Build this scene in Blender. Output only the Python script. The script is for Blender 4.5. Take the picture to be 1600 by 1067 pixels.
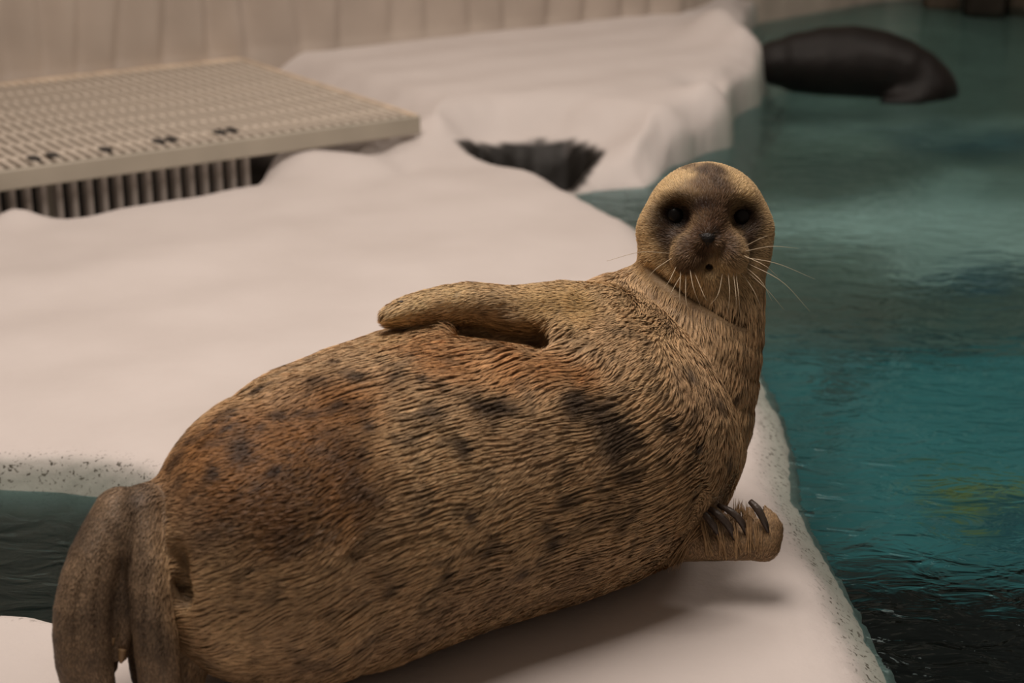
import bpy, bmesh, math, random
import numpy as np
from mathutils import Vector, Matrix
from mathutils.kdtree import KDTree

for o in list(bpy.data.objects):
    bpy.data.objects.remove(o, do_unlink=True)
SC = bpy.context.scene
COL = SC.collection
random.seed(7)
RNG = np.random.default_rng(11)

# ------------------------------------------------------------------ camera
FPX, PITCH, CH = 2800.0, math.atan(951 / 2800.0), 1.5
cam = bpy.data.cameras.new('camera')
cam.sensor_width = 36.0
cam.lens = FPX * 36.0 / 1600.0
cam.clip_start, cam.clip_end = 0.05, 100
cam.dof.use_dof = True
cam.dof.focus_distance = 3.33
cam.dof.aperture_fstop = 2.8
camo = bpy.data.objects.new('camera', cam)
camo.location = (0, 0, CH)
camo.rotation_euler = (math.pi / 2 - PITCH, 0, 0)
COL.objects.link(camo)
SC.camera = camo

# ------------------------------------------------------------------ light
SC.view_settings.view_transform = 'Standard'
SC.view_settings.look = 'None'
SC.view_settings.gamma = 1.0
SC.view_settings.use_curve_mapping = False
SC.view_settings.exposure = -0.95

world = bpy.data.worlds.new('world')
SC.world = world
world.use_nodes = True
bg = world.node_tree.nodes['Background']
bg.inputs[0].default_value = (0.9, 0.72, 0.58, 1)
bg.inputs[1].default_value = 0.25


def area_light(name, loc, target, sx, sy, watts, color):
    l = bpy.data.lights.new(name, 'AREA')
    l.shape = 'RECTANGLE'
    l.size, l.size_y, l.energy, l.color = sx, sy, watts, color
    o = bpy.data.objects.new(name, l)
    o.location = loc
    o.rotation_euler = (Vector(target) - Vector(loc)).to_track_quat('-Z', 'Y').to_euler()
    COL.objects.link(o)
    return o


area_light('ceiling_panel_light', (-0.7, 3.35, 4.4), (0.0, 3.8, 0), 3.0, 2.0, 340, (1.0, 0.87, 0.77))
area_light('ceiling_panel_light_far', (0.2, 8.0, 4.6), (0.2, 7.6, 0), 3.0, 1.6, 90, (1.0, 0.87, 0.77))

area_light('pool_fill_light', (3.7, 6.2, 4.6), (2.6, 8.6, 0), 2.0, 1.6, 125, (1.0, 0.88, 0.78))  # added fill lamp, brightens the far pool and wall

# ------------------------------------------------------------------ measuring
_c, _s = math.cos(PITCH), math.sin(PITCH)
RT = np.array([1.0, 0, 0])
FW = np.array([0, _c, -_s])
UPV = np.array([0, _s, _c])
CAMP = np.array([0, 0, CH])


def ray(x, y):
    return (x - 800) / FPX * RT - (y - 533.5) / FPX * UPV + FW


def onz(x, y, z=0.0):
    d = ray(x, y)
    return CAMP + (z - CH) / d[2] * d


def at(x, y, depth):
    return CAMP + depth * ray(x, y)


# ------------------------------------------------------------------ noise (numpy Perlin)
_perm = RNG.permutation(256)
_perm = np.concatenate([_perm, _perm, _perm])
_grad = RNG.normal(size=(256, 3))
_grad /= np.linalg.norm(_grad, axis=1)[:, None]


def perlin(p):
    p = np.asarray(p, dtype=np.float64)
    i = np.floor(p).astype(np.int64)
    f = p - i
    i &= 255
    u = f * f * f * (f * (f * 6 - 15) + 10)
    out = 0
    for dx in (0, 1):
        for dy in (0, 1):
            for dz in (0, 1):
                h = _perm[_perm[_perm[(i[:, 0] + dx) & 255] + ((i[:, 1] + dy) & 255)] + ((i[:, 2] + dz) & 255)]
                g = _grad[h]
                dot = g[:, 0] * (f[:, 0] - dx) + g[:, 1] * (f[:, 1] - dy) + g[:, 2] * (f[:, 2] - dz)
                w = (u[:, 0] if dx else 1 - u[:, 0]) * (u[:, 1] if dy else 1 - u[:, 1]) * (u[:, 2] if dz else 1 - u[:, 2])
                out = out + dot * w
    return out * 1.6


def fbm(p, octaves=3):
    a, s, t = 1.0, 0.0, 0.0
    for k in range(octaves):
        s = s + a * perlin(p * (2.0 ** k) + 17.3 * k)
        t += a
        a *= 0.5
    return s / t


def sstep(a, b, x):
    t = np.clip((x - a) / (b - a), 0, 1)
    return t * t * (3 - 2 * t)


# ------------------------------------------------------------------ materials
def srgb(r, g, b):
    f = lambda v: v / 12.92 if v <= 0.04045 else ((v + 0.055) / 1.055) ** 2.4
    return (f(r / 255.0), f(g / 255.0), f(b / 255.0), 1.0)


def mat(name, color, rough=0.6, spec=0.4, noise=0.0, nscale=20.0, bump=0.0, bscale=60.0):
    m = bpy.data.materials.new(name)
    m.use_nodes = True
    nt = m.node_tree
    b = nt.nodes['Principled BSDF']
    b.inputs['Roughness'].default_value = rough
    b.inputs['Specular IOR Level'].default_value = spec
    b.inputs['Base Color'].default_value = color
    tc = nt.nodes.new('ShaderNodeTexCoord')
    if noise:
        n = nt.nodes.new('ShaderNodeTexNoise')
        n.inputs['Scale'].default_value = nscale
        n.inputs['Detail'].default_value = 4
        nt.links.new(tc.outputs['Object'], n.inputs['Vector'])
        r = nt.nodes.new('ShaderNodeMapRange')
        r.inputs[1].default_value, r.inputs[2].default_value = 0.3, 0.7
        r.inputs[3].default_value, r.inputs[4].default_value = 1 - noise, 1 + noise
        nt.links.new(n.outputs['Fac'], r.inputs[0])
        mx = nt.nodes.new('ShaderNodeVectorMath')
        mx.operation = 'SCALE'
        mx.inputs[0].default_value = color[:3]
        nt.links.new(r.outputs[0], mx.inputs['Scale'])
        nt.links.new(mx.outputs[0], b.inputs['Base Color'])
    if bump:
        n2 = nt.nodes.new('ShaderNodeTexNoise')
        n2.inputs['Scale'].default_value = bscale
        n2.inputs['Detail'].default_value = 5
        nt.links.new(tc.outputs['Object'], n2.inputs['Vector'])
        bp = nt.nodes.new('ShaderNodeBump')
        bp.inputs['Strength'].default_value = bump
        bp.inputs['Distance'].default_value = 0.01
        nt.links.new(n2.outputs['Fac'], bp.inputs['Height'])
        nt.links.new(bp.outputs[0], b.inputs['Normal'])
    return m


def mat_attr(name, attr, rough=0.6, spec=0.3, bump=0.0, bscale=120.0, sheen=0.0):
    """colour comes from a painted vertex attribute"""
    m = bpy.data.materials.new(name)
    m.use_nodes = True
    nt = m.node_tree
    b = nt.nodes['Principled BSDF']
    b.inputs['Roughness'].default_value = rough
    b.inputs['Specular IOR Level'].default_value = spec
    b.inputs['Sheen Weight'].default_value = sheen
    a = nt.nodes.new('ShaderNodeAttribute')
    a.attribute_name = attr
    nt.links.new(a.outputs['Color'], b.inputs['Base Color'])
    if bump:
        tc = nt.nodes.new('ShaderNodeTexCoord')
        n2 = nt.nodes.new('ShaderNodeTexNoise')
        n2.inputs['Scale'].default_value = bscale
        n2.inputs['Detail'].default_value = 6
        nt.links.new(tc.outputs['Object'], n2.inputs['Vector'])
        bp = nt.nodes.new('ShaderNodeBump')
        bp.inputs['Strength'].default_value = bump
        bp.inputs['Distance'].default_value = 0.01
        nt.links.new(n2.outputs['Fac'], bp.inputs['Height'])
        nt.links.new(bp.outputs[0], b.inputs['Normal'])
    return m


def mesh_from(name, verts, faces, material, parent=None, smooth=True, color=None, attr='Col'):
    me = bpy.data.meshes.new(name)
    verts = np.asarray(verts, dtype=np.float32)
    if isinstance(faces, np.ndarray):
        n, k = faces.shape
        me.vertices.add(len(verts))
        me.vertices.foreach_set('co', verts.ravel())
        me.loops.add(n * k)
        me.loops.foreach_set('vertex_index', faces.astype(np.int32).ravel())
        me.polygons.add(n)
        me.polygons.foreach_set('loop_start', np.arange(0, n * k, k, dtype=np.int32))
        me.update(calc_edges=True)
    else:
        me.from_pydata(verts.tolist(), [], faces)
    if smooth:
        me.polygons.foreach_set('use_smooth', np.ones(len(me.polygons), dtype=bool))
    if color is not None:
        set_color(me, color, attr)
    me.materials.append(material)
    me.validate()
    o = bpy.data.objects.new(name, me)
    COL.objects.link(o)
    if parent is not None:
        o.parent = parent
    return o


def set_color(me, color, attr='Col'):
    a = me.attributes.get(attr) or me.attributes.new(attr, 'FLOAT_COLOR', 'POINT')
    c = np.ones((len(color), 4), dtype=np.float32)
    c[:, :3] = color
    a.data.foreach_set('color', c.ravel())


def tag(o, label=None, cat=None, group=None, kind=None):
    if label:
        o['label'] = label
    if cat:
        o['category'] = cat
    if group:
        o['group'] = group
    if kind:
        o['kind'] = kind
    return o


def box_mesh(name, sx, sy, sz, bev=0.0):
    bm = bmesh.new()
    bmesh.ops.create_cube(bm, size=1.0)
    bmesh.ops.scale(bm, vec=(sx, sy, sz), verts=bm.verts)
    if bev:
        bmesh.ops.bevel(bm, geom=bm.edges[:], offset=bev, segments=1, affect='EDGES')
    me = bpy.data.meshes.new(name)
    bm.to_mesh(me)
    bm.free()
    return me


def tube(pts, radii, sides=8, cap=True):
    """verts, faces of a tapered tube along pts"""
    pts = np.asarray(pts, float)
    n = len(pts)
    vs, fs = [], []
    tan = np.gradient(pts, axis=0)
    tan /= np.linalg.norm(tan, axis=1)[:, None] + 1e-9
    ref = np.array([0.3, 0.5, 0.81])
    for i in range(n):
        a = np.cross(tan[i], ref)
        a /= np.linalg.norm(a)
        b = np.cross(tan[i], a)
        for k in range(sides):
            th = 2 * math.pi * k / sides
            vs.append(pts[i] + radii[i] * (math.cos(th) * a + math.sin(th) * b))
    for i in range(n - 1):
        for k in range(sides):
            k2 = (k + 1) % sides
            fs.append((i * sides + k, i * sides + k2, (i + 1) * sides + k2, (i + 1) * sides + k))
    if cap:
        fs.append(tuple(range(sides))[::-1])
        fs.append(tuple((n - 1) * sides + k for k in range(sides)))
    return np.array(vs), fs


def smooth_path(pts, n):
    """Catmull-Rom resample"""
    p = np.asarray(pts, float)
    p = np.vstack([2 * p[0] - p[1], p, 2 * p[-1] - p[-2]])
    out = []
    m = len(p) - 3
    for q in np.linspace(0, m - 1e-6, n):
        i = int(q)
        t = q - i
        a, b, c, d = p[i], p[i + 1], p[i + 2], p[i + 3]
        out.append(0.5 * ((2 * b) + (-a + c) * t + (2 * a - 5 * b + 4 * c - d) * t * t + (-a + 3 * b - 3 * c + d) * t ** 3))
    return np.array(out)


# ================================================================== THE SETTING
WATER_Z = -0.075


def poly_sd(P, poly):
    """signed distance (negative inside) of 2D points to a polygon"""
    poly = np.asarray(poly, float)[:, :2]
    d = np.full(len(P), 1e9)
    inside = np.zeros(len(P), bool)
    for i in range(len(poly)):
        a, b = poly[i], poly[(i + 1) % len(poly)]
        e = b - a
        w = P - a
        t = np.clip((w @ e) / (e @ e + 1e-12), 0, 1)
        d = np.minimum(d, np.linalg.norm(w - t[:, None] * e, axis=1))
        cond = (a[1] > P[:, 1]) != (b[1] > P[:, 1])
        with np.errstate(divide='ignore', invalid='ignore'):
            xi = a[0] + (P[:, 1] - a[1]) / (b[1] - a[1]) * (b[0] - a[0])
        inside ^= cond & (P[:, 0] < xi)
    return np.where(inside, -d, d)


# --- grating frame of reference
GZ = 0.15
g_fr, g_fl, g_br = onz(650, 180, GZ), onz(0, 266, GZ), onz(375, 92, GZ)
GU = (g_fl - g_fr) / np.linalg.norm(g_fl - g_fr)          # along the front edge, to the left
GV = np.array([GU[1], -GU[0], 0.0])
if GV @ (g_br - g_fr) < 0:
    GV = -GV
GDEP, GLEN = float(np.linalg.norm(g_br - g_fr)), 2.3


def gpt(u, v, z=GZ):
    q = g_fr + GU * u + GV * v
    return np.array([q[0], q[1], z])


# --- outlines, measured on the ground
shore = [onz(*p) for p in ((1430, 1300), (1400, 1180), (1352, 1075), (1330, 1010), (1300, 945), (1266, 880), (1232, 820),
                           (1206, 770), (1190, 720), (1182, 660), (1165, 590), (1120, 490), (1050, 410), (1008, 375),
                           (988, 345), (955, 318), (915, 292), (890, 279), (896, 271), (930, 268))]
shore += [onz(x, y, z) for x, y, z in ((965, 258, .02), (1005, 240, .05), (1055, 205, .06), (1090, 192, .06),
                                       (1128, 178, .06), (1134, 158, .08), (1124, 142, .08), (1146, 126, .08),
                                       (1172, 112, .08), (1182, 96, .08), (1194, 78, .1), (1190, 62, .12), (1150, 40, .12))]
shore = [np.array(p) for p in shore] + [np.array([1.5, 11.0, 0]), np.array([-4.5, 11.0, 0]), np.array([-4.5, 1.0, 0]),
                                        np.array([0.6, 1.0, 0])]
pool_l = [onz(*p) for p in ((-300, 700), (0, 708), (100, 711), (160, 717), (215, 729), (255, 748), (300, 790), (310, 850),
                            (250, 925), (150, 968), (85, 960), (55, 953), (0, 951), (-300, 958))]
hole = [onz(x, y, 0.0) for x, y in ((728, 238), (742, 231), (790, 226), (840, 224), (890, 226), (920, 231), (933, 241),
                                    (922, 252), (902, 264), (872, 275), (820, 262), (770, 249))]
pit = [onz(*p) for p in ((20, 345), (64, 340), (130, 333), (170, 322), (200, 316), (300, 300), (395, 285), (408, 275),
                         (425, 262), (470, 254), (530, 247), (575, 236))] + \
      [gpt(0.12, 0.05), gpt(0.14, GDEP - 0.05), gpt(GLEN, GDEP - 0.05), gpt(GLEN, -0.1)]
back = [gpt(-0.02, 0.06), onz(660, 196, .1), onz(700, 216, .06), onz(735, 222, .02), onz(800, 216, .02), onz(860, 216, .02),
        onz(925, 226, .02), onz(945, 248, .02), onz(1000, 262, 0), onz(1200, 215, 0), np.array([2.5, 8.0, 0]),
        np.array([2.5, 11, 0]), np.array([-4.5, 11, 0]), gpt(GLEN + 1.5, GDEP + 0.02), gpt(-0.02, GDEP + 0.02)]

ys = [2.1]
while ys[-1] < 10.6:
    ys.append(ys[-1] + 0.011 + 0.0042 * (ys[-1] - 2.1))
ys = np.array(ys)
xs = np.concatenate([np.arange(-4.4, -2.4, 0.05), np.arange(-2.4, 2.0, 0.0135)])
X, Y = np.meshgrid(xs, ys)
P2 = np.stack([X.ravel(), Y.ravel()], 1)
P3 = np.column_stack([P2, np.zeros(len(P2))])
sd_shore = poly_sd(P2, shore)
sd_rag = sd_shore + 0.012 * fbm(P3 * 9.0, 3) + 0.006 * fbm(P3 * 40.0, 2)
sd_back_shore = 0.05 * fbm(P3 * 4.0 + 5, 2)
sd_pool = -poly_sd(P2, pool_l)
sd_hole = -poly_sd(P2, hole)
sd_pit = -poly_sd(P2, pit)
sd_back = poly_sd(P2, back)
EDGE_D = [-.09, -.05, -.02, .0, .03, .065, .09, .12, .2]
EDGE_Z = [0, -.004, -.013, -.024, -.046, -.068, -.10, -.5, -1.2]
far = sstep(5.2, 6.6, Y.ravel())
z_edge = np.interp(sd_rag + far * (sd_back_shore + .07), EDGE_D, EDGE_Z)
z_pool = np.interp(sd_pool + 0.006 * fbm(P3 * 14, 2), [-.05, -.02, 0, .02, .05, .08, .13], [0, -.006, -.02, -.06, -.095, -.3, -1.0])
z_hole = np.interp(sd_hole + .012 * fbm(P3 * 18, 2), [-.03, 0, .03, .06, .2], [0, -.02, -.16, -.24, -.34])
z_pit = np.interp(sd_pit + .015 * fbm(P3 * 6, 2), [-.06, -.02, .0, .03, .08, .3], [0, -.012, -.035, -.12, -.22, -.34])
h_back = 0.135 * (1 - sstep(-0.34, 0.0, sd_back + 0.03 * fbm(P3 * 5, 2)))
undul = 0.010 * fbm(P3 * np.array([1.1, 1.6, 1]), 2) + 0.0030 * perlin(P3 * np.array([2.0, 5.5, 1]) + 3)
along = P3 @ np.array([-GU[1], GU[0], 0.0])
rip = 0.006 * np.sin(along * 12.5 + 2.0 * fbm(P3 * 0.9, 2)) * (1 - far) + 0.005 * np.sin(along * 19.0 + 1.5 * fbm(P3 * 0.9, 2)) * far
lumps = np.zeros(len(P2))
for (px, py, zz, rx, ry, hh) in ((515, 265, 0, .22, .13, .06), (455, 262, 0, .10, .10, .05), (662, 208, .05, .13, .22, .06),
                                 (700, 190, .1, .10, .12, .04), (20, 345, 0, .10, .12, .06), (600, 225, .03, .16, .12, .05),
                                 (1118, 165, .08, .09, .11, .07), (1060, 190, .08, .09, .10, .05), (1150, 130, .1, .10, .12, .06),
                                 (1100, 130, .1, .12, .15, -.05), (1175, 85, .1, .10, .18, .07), (1120, 60, .12, .15, .3, .12),
                                 (1085, 215, .05, .06, .08, .04), (1160, 770, 0, .10, .12, .012), (1255, 905, 0, .09, .10, .014),
                                 (640, 262, 0, .08, .10, -.03)):
    q = onz(px, py, zz)
    lumps += hh * np.exp(-((P2[:, 0] - q[0]) / rx) ** 2 - ((P2[:, 1] - q[1]) / ry) ** 2)
Zh = undul + rip + lumps + h_back + z_edge + z_pool + z_hole + z_pit
# the seal presses on level ice
sealpad = np.exp(-(((P2[:, 0] + 0.05) / 0.75) ** 4 + ((P2[:, 1] - 2.95) / 0.55) ** 4))
Zh = Zh - sealpad * (undul + rip)
Zh = np.maximum(Zh, -1.02)
nx_, ny_ = len(xs), len(ys)
idx = np.arange(nx_ * ny_).reshape(ny_, nx_)
quads = np.stack([idx[:-1, :-1], idx[:-1, 1:], idx[1:, 1:], idx[1:, :-1]], -1).reshape(-1, 4)
keep = (np.minimum(sd_shore, 9)[quads].max(1) < 0.30)
quads = quads[keep]
ice_v = np.column_stack([P2, Zh])
used = np.unique(quads)
remap = np.full(len(ice_v), -1)
remap[used] = np.arange(len(used))
ice_v, quads = ice_v[used], remap[quads]
# painted marks: shade painted into hole and pit, dark pool walls, green algae on the wet rim, mud specks
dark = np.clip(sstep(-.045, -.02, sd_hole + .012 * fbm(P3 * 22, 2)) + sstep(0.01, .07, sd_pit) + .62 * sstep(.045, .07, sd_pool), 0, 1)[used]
wet = np.clip(np.maximum(sstep(-.02, .05, sd_rag), sstep(-.03, .02, sd_pool)), 0, 1)[used]
speck = np.clip(np.maximum(np.exp(-((sd_shore - .035) / .035) ** 2) * (1 - far), np.exp(-((sd_pool - .0) / .03) ** 2)), 0, 1)[used]

m_ice = bpy.data.materials.new('moulded_ice')
m_ice.use_nodes = True
nt = m_ice.node_tree
bs = nt.nodes['Principled BSDF']
bs.inputs['Roughness'].default_value = 0.5
bs.inputs['Specular IOR Level'].default_value = 0.35
tc = nt.nodes.new('ShaderNodeTexCoord')
at_ = nt.nodes.new('ShaderNodeAttribute')
at_.attribute_name = 'Mark'
sep = nt.nodes.new('ShaderNodeSeparateColor')
nt.links.new(at_.outputs['Color'], sep.inputs[0])


def mixc(fac, a, b):
    n = nt.nodes.new('ShaderNodeMix')
    n.data_type = 'RGBA'
    for s_, v in ((n.inputs[0], fac), (n.inputs[6], a), (n.inputs[7], b)):
        if isinstance(v, (tuple, float)):
            s_.default_value = v
        else:
            nt.links.new(v, s_)
    return n.outputs[2]


def noise_n(scale, detail=4, rough=0.5):
    n = nt.nodes.new('ShaderNodeTexNoise')
    n.inputs['Scale'].default_value = scale
    n.inputs['Detail'].default_value = detail
    n.inputs['Roughness'].default_value = rough
    nt.links.new(tc.outputs['Object'], n.inputs['Vector'])
    return n.outputs['Fac']


def ramp(v, a, b):
    n = nt.nodes.new('ShaderNodeMapRange')
    n.inputs[1].default_value, n.inputs[2].default_value = a, b
    nt.links.new(v, n.inputs[0])
    return n.outputs[0]


def mul(a, b):
    n = nt.nodes.new('ShaderNodeMath')
    n.operation = 'MULTIPLY'
    for s_, v in zip(n.inputs, (a, b)):
        if isinstance(v, float):
            s_.default_value = v
        else:
            nt.links.new(v, s_)
    return n.outputs[0]


c0 = mixc(ramp(noise_n(2.5), .35, .7), (.70, .645, .622, 1), (.64, .585, .56, 1))
c1 = mixc(sep.outputs[1], c0, (.36, .385, .345, 1))
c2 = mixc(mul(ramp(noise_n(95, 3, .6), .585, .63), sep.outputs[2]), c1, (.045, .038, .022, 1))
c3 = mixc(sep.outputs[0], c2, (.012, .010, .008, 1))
nt.links.new(c3, bs.inputs['Base Color'])
bp = nt.nodes.new('ShaderNodeBump')
bp.inputs['Strength'].default_value = 0.22
bp.inputs['Distance'].default_value = 0.01
nt.links.new(noise_n(38, 6, .6), bp.inputs['Height'])
nt.links.new(bp.outputs[0], bs.inputs['Normal'])

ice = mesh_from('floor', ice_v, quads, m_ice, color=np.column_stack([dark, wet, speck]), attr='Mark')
tag(ice, 'white moulded ice shelf with rounded edges around the pool', kind='structure')

# --- pool floor: painted concrete with pale shelves, near-black at the near end
fx, fy = np.meshgrid(np.linspace(-4.6, 7.0, 320), np.linspace(1.0, 13.5, 380))
fp = np.column_stack([fx.ravel(), fy.ravel(), np.zeros(fx.size)])
fz = -0.95 + 0.05 * fbm(fp * 1.5, 2)
for (px, py, rx, ry, hh) in ((1450, 330, .9, .45, .35), (1560, 400, .5, .3, .3), (1300, 160, 1.0, .8, .45), (1550, 120, 1.2, 1.6, .45)):
    q = onz(px, py, -.6)
    fz += hh * np.exp(-((fp[:, 0] - q[0]) / rx) ** 4 - ((fp[:, 1] - q[1]) / ry) ** 4)


def bed(px, py, zf=-0.9):
    """where the sight line through a pixel, bent at the water, meets the pool bed"""
    s_ = onz(px, py, WATER_Z)
    d = s_ - CAMP
    d /= np.linalg.norm(d)
    r = d / 1.33
    r[2] = -math.sqrt(1 - r[0] ** 2 - r[1] ** 2)
    return s_ + r * ((zf - WATER_Z) / r[2])


TEAL, GREY, PALE, INK, ROCK, BLUE, OLIVE, BROWN = (np.array(srgb(*c)[:3]) for c in (
    (88, 156, 160), (150, 162, 150), (228, 242, 232), (5, 8, 9), (108, 122, 112), (40, 92, 110), (150, 150, 60), (92, 86, 72)))
n1 = fbm(fp * np.array([1.3, 2.2, 1]), 3)
n2 = fbm(fp * np.array([4.0, 7.0, 1]) + 5, 3)
fq_ = fp[:, :2] + np.column_stack([fbm(fp * 3 + 1, 2), fbm(fp * 3 + 8, 2)]) * .28
fcol = np.empty((len(fp), 3))
fcol[:] = TEAL
gy = sstep(bed(1400, 560)[1], bed(1400, 470)[1], fq_[:, 1])
fcol = fcol * (1 - gy)[:, None] + GREY * gy[:, None]
for (px, py, rx, ry, col_, st) in ((1450, 340, .75, .34, PALE, 1.0), (1330, 345, .35, .2, PALE, .8), (1580, 405, .35, .22, PALE, .9), (1330, 210, .9, .25, PALE, .45),
                                   (1260, 160, .8, .4, PALE, .5), (1560, 120, 1.0, 1.2, GREY, .7), (1330, 480, .55, .26, BROWN, .85),
                                   (1240, 420, .3, .3, ROCK, .8), (1560, 470, .5, .35, ROCK, .85), (1500, 430, .25, .18, BLUE, .8),
                                   (1530, 245, .35, .3, BLUE, .6), (1230, 290, .5, .3, ROCK, .7), (1420, 265, .8, .18, ROCK, .55),
                                   (1440, 535, .9, .07, INK, .7), (1302, 600, .022, .30, ROCK * .3, .8), (1318, 680, .022, .14, ROCK * .3, .7),
                                   (1555, 772, .16, .05, OLIVE, .9), (1540, 800, .3, .07, BLUE * .5, .8), (1420, 800, .25, .10, TEAL * 1.2, .6)):  # the olive dab is a surface reflection painted on the bed
    q = bed(px, py)
    w_ = np.exp(-(((fq_[:, 0] - q[0]) / rx) ** 2 + ((fq_[:, 1] - q[1]) / ry) ** 2) ** 1.5) * st
    fcol = fcol * (1 - w_)[:, None] + col_ * w_[:, None]
fcol *= (1 + .25 * n2)[:, None]
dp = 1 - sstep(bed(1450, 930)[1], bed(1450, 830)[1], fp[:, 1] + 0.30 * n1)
fcol = fcol * (1 - dp)[:, None] + INK * dp[:, None]  # bed turns near-black towards the near end
lp_ = 1 - sstep(-0.2, 0.1, fp[:, 0])
fcol = np.clip(fcol * (1 - lp_)[:, None] + np.array(srgb(56, 112, 110)[:3]) * lp_[:, None], .002, 1)
nyf, nxf = fx.shape
idf = np.arange(nxf * nyf).reshape(nyf, nxf)
fq = np.stack([idf[:-1, :-1], idf[:-1, 1:], idf[1:, 1:], idf[1:, :-1]], -1).reshape(-1, 4)
fp[:, 2] = fz
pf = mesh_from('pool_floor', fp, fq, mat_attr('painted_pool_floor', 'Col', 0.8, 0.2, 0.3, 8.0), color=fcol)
tag(pf, 'teal painted pool floor with pale shelves under the water', kind='structure')

# --- water
m_w = bpy.data.materials.new('pool_water')
m_w.use_nodes = True
nt = m_w.node_tree
nt.nodes.remove(nt.nodes['Principled BSDF'])
out = nt.nodes['Material Output']
tc = nt.nodes.new('ShaderNodeTexCoord')
mp = nt.nodes.new('ShaderNodeMapping')
mp.inputs['Scale'].default_value = (0.55, 1.0, 1.0)
mp.inputs['Rotation'].default_value = (0, 0, math.radians(28))
nt.links.new(tc.outputs['Object'], mp.inputs['Vector'])
nz = nt.nodes.new('ShaderNodeTexNoise')
nz.inputs['Scale'].default_value = 17.0
nz.inputs['Detail'].default_value = 3.0
nz.inputs['Distortion'].default_value = 0.6
nt.links.new(mp.outputs[0], nz.inputs['Vector'])
bpn = nt.nodes.new('ShaderNodeBump')
bpn.inputs['Strength'].default_value = 0.55
bpn.inputs['Distance'].default_value = 0.02
nt.links.new(nz.outputs['Fac'], bpn.inputs['Height'])
gl = nt.nodes.new('ShaderNodeBsdfGlass')
gl.inputs['IOR'].default_value = 1.33
gl.inputs['Roughness'].default_value = 0.02
gl.inputs['Color'].default_value = (0.66, 0.82, 0.84, 1)
nt.links.new(bpn.outputs[0], gl.inputs['Normal'])
nt.links.new(gl.outputs[0], out.inputs['Surface'])
wx, wy = np.meshgrid(np.linspace(-4.5, 6.9, 320), np.concatenate([np.linspace(1.1, 5, 260), np.linspace(5.05, 13.3, 160)]))
wp = np.column_stack([wx.ravel(), wy.ravel(), np.zeros(wx.size)])
wz = 0.0035 * fbm(wp * np.array([2.2, 4.0, 1]) + 2, 2)
wp[:, 2] = WATER_Z + wz
nyw, nxw = wx.shape
idw = np.arange(nxw * nyw).reshape(nyw, nxw)
dry = (poly_sd(wp[:, :2], hole) < .02) | (poly_sd(wp[:, :2], pit) < .02)
wq = np.stack([idw[:-1, :-1], idw[:-1, 1:], idw[1:, 1:], idw[1:, :-1]], -1).reshape(-1, 4)
wq = wq[~dry[wq].any(1)]
water = mesh_from('pool_water', wp, wq, m_w)
tag(water, 'rippled teal pool water around the ice', kind='structure')

# --- back wall: pleated moulded ice, ends and turns away behind the far pool
wall_pts = [gpt(GLEN + 1.2, GDEP + .07, 0), gpt(0.1, GDEP + .07, 0), onz(650, 63, .13), onz(960, 29, .13), onz(1050, 22, .13),
            np.array([1.25, 10.2, 0]), np.array([2.3, 11.3, 0]), np.array([6.8, 12.6, 0])]
wall_pts = np.array([[p[0], p[1], 0] for p in wall_pts])
seg = np.linalg.norm(np.diff(wall_pts, axis=0), axis=1)
cum = np.concatenate([[0], np.cumsum(seg)])
S = np.arange(0, cum[-1], 0.02)
WX, WY = np.interp(S, cum, wall_pts[:, 0]), np.interp(S, cum, wall_pts[:, 1])
tx, ty = np.gradient(WX), np.gradient(WY)
ln = np.hypot(tx, ty)
nxn, nyn = ty / ln, -tx / ln
zs = np.concatenate([[-1.0, -0.3, 0.05, .12, .16, .2], np.linspace(.3, 3.4, 26)])
wv = []
edges_ = np.cumsum(RNG.uniform(0.14, 0.30, 60))
for z in zs:
    wob = 0.09 * perlin(np.column_stack([S * 1.2, np.full(len(S), z * 1.5), np.zeros(len(S))]))
    ph = np.interp(S + wob, edges_, np.arange(60))
    fr = ph - np.floor(ph)
    amp = 0.025 + 0.03 * np.abs(np.sin(np.floor(ph) * 12.9))
    pleat = amp * (np.where(fr < 0.72, np.sin(fr / 0.72 * 1.5708), np.cos((fr - .72) / .28 * 1.5708)) ** 1.3)
    foot = 0.05 * math.exp(-max(0, z - .12) / 0.04)
    off = pleat * min(1, max(0, (z - .1) / .1)) + foot + 0.01 * perlin(np.column_stack([S * 6, np.full(len(S), z * 2), np.ones(len(S))]))
    wv.append(np.column_stack([WX + nxn * off, WY + nyn * off, np.full(len(S), z)]))
wv = np.vstack(wv)
iw = np.arange(len(wv)).reshape(len(zs), len(S))
wqd = np.stack([iw[:-1, :-1], iw[:-1, 1:], iw[1:, 1:], iw[1:, :-1]], -1).reshape(-1, 4)
wall = mesh_from('wall_back', wv, wqd, mat('moulded_wall', (.50, .43, .37, 1), .7, .2, .10, 2.5, .1, 20))
tag(wall, 'beige moulded wall with uneven upright pleats', kind='structure')

# --- far dark timber posts past the open water
m_post = mat('dark_post', (.03, .024, .018, 1), .8, .2, .3, 6, .3, 15)
postspots = ((1445, 1498, 11.0, 'brown upright post at the far pool edge, left of the black post'),
             (1508, 1566, 10.8, 'broad black post at the far pool edge'),
             (1574, 1700, 11.0, 'wide brown panel at the far pool edge in the top right corner'))
m_brown = mat('brown_panel', (.075, .058, .042, 1), .8, .2, .4, 4, .3, 10)
for i, (xa, xb, yy, lab) in enumerate(postspots):
    d = yy * _c + 1.5 * _s
    a, b = at(xa, 20, d), at(xb, 20, d)
    me = box_mesh('post', b[0] - a[0], 0.16, 3.4, 0.012)
    o = bpy.data.objects.new('post', me)
    me.materials.append(m_post if i == 1 else m_brown)
    o.location = ((a[0] + b[0]) / 2, yy, 1.7 - 0.95)
    COL.objects.link(o)
    tag(o, lab, 'post', 'posts at the far pool edge')

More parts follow.
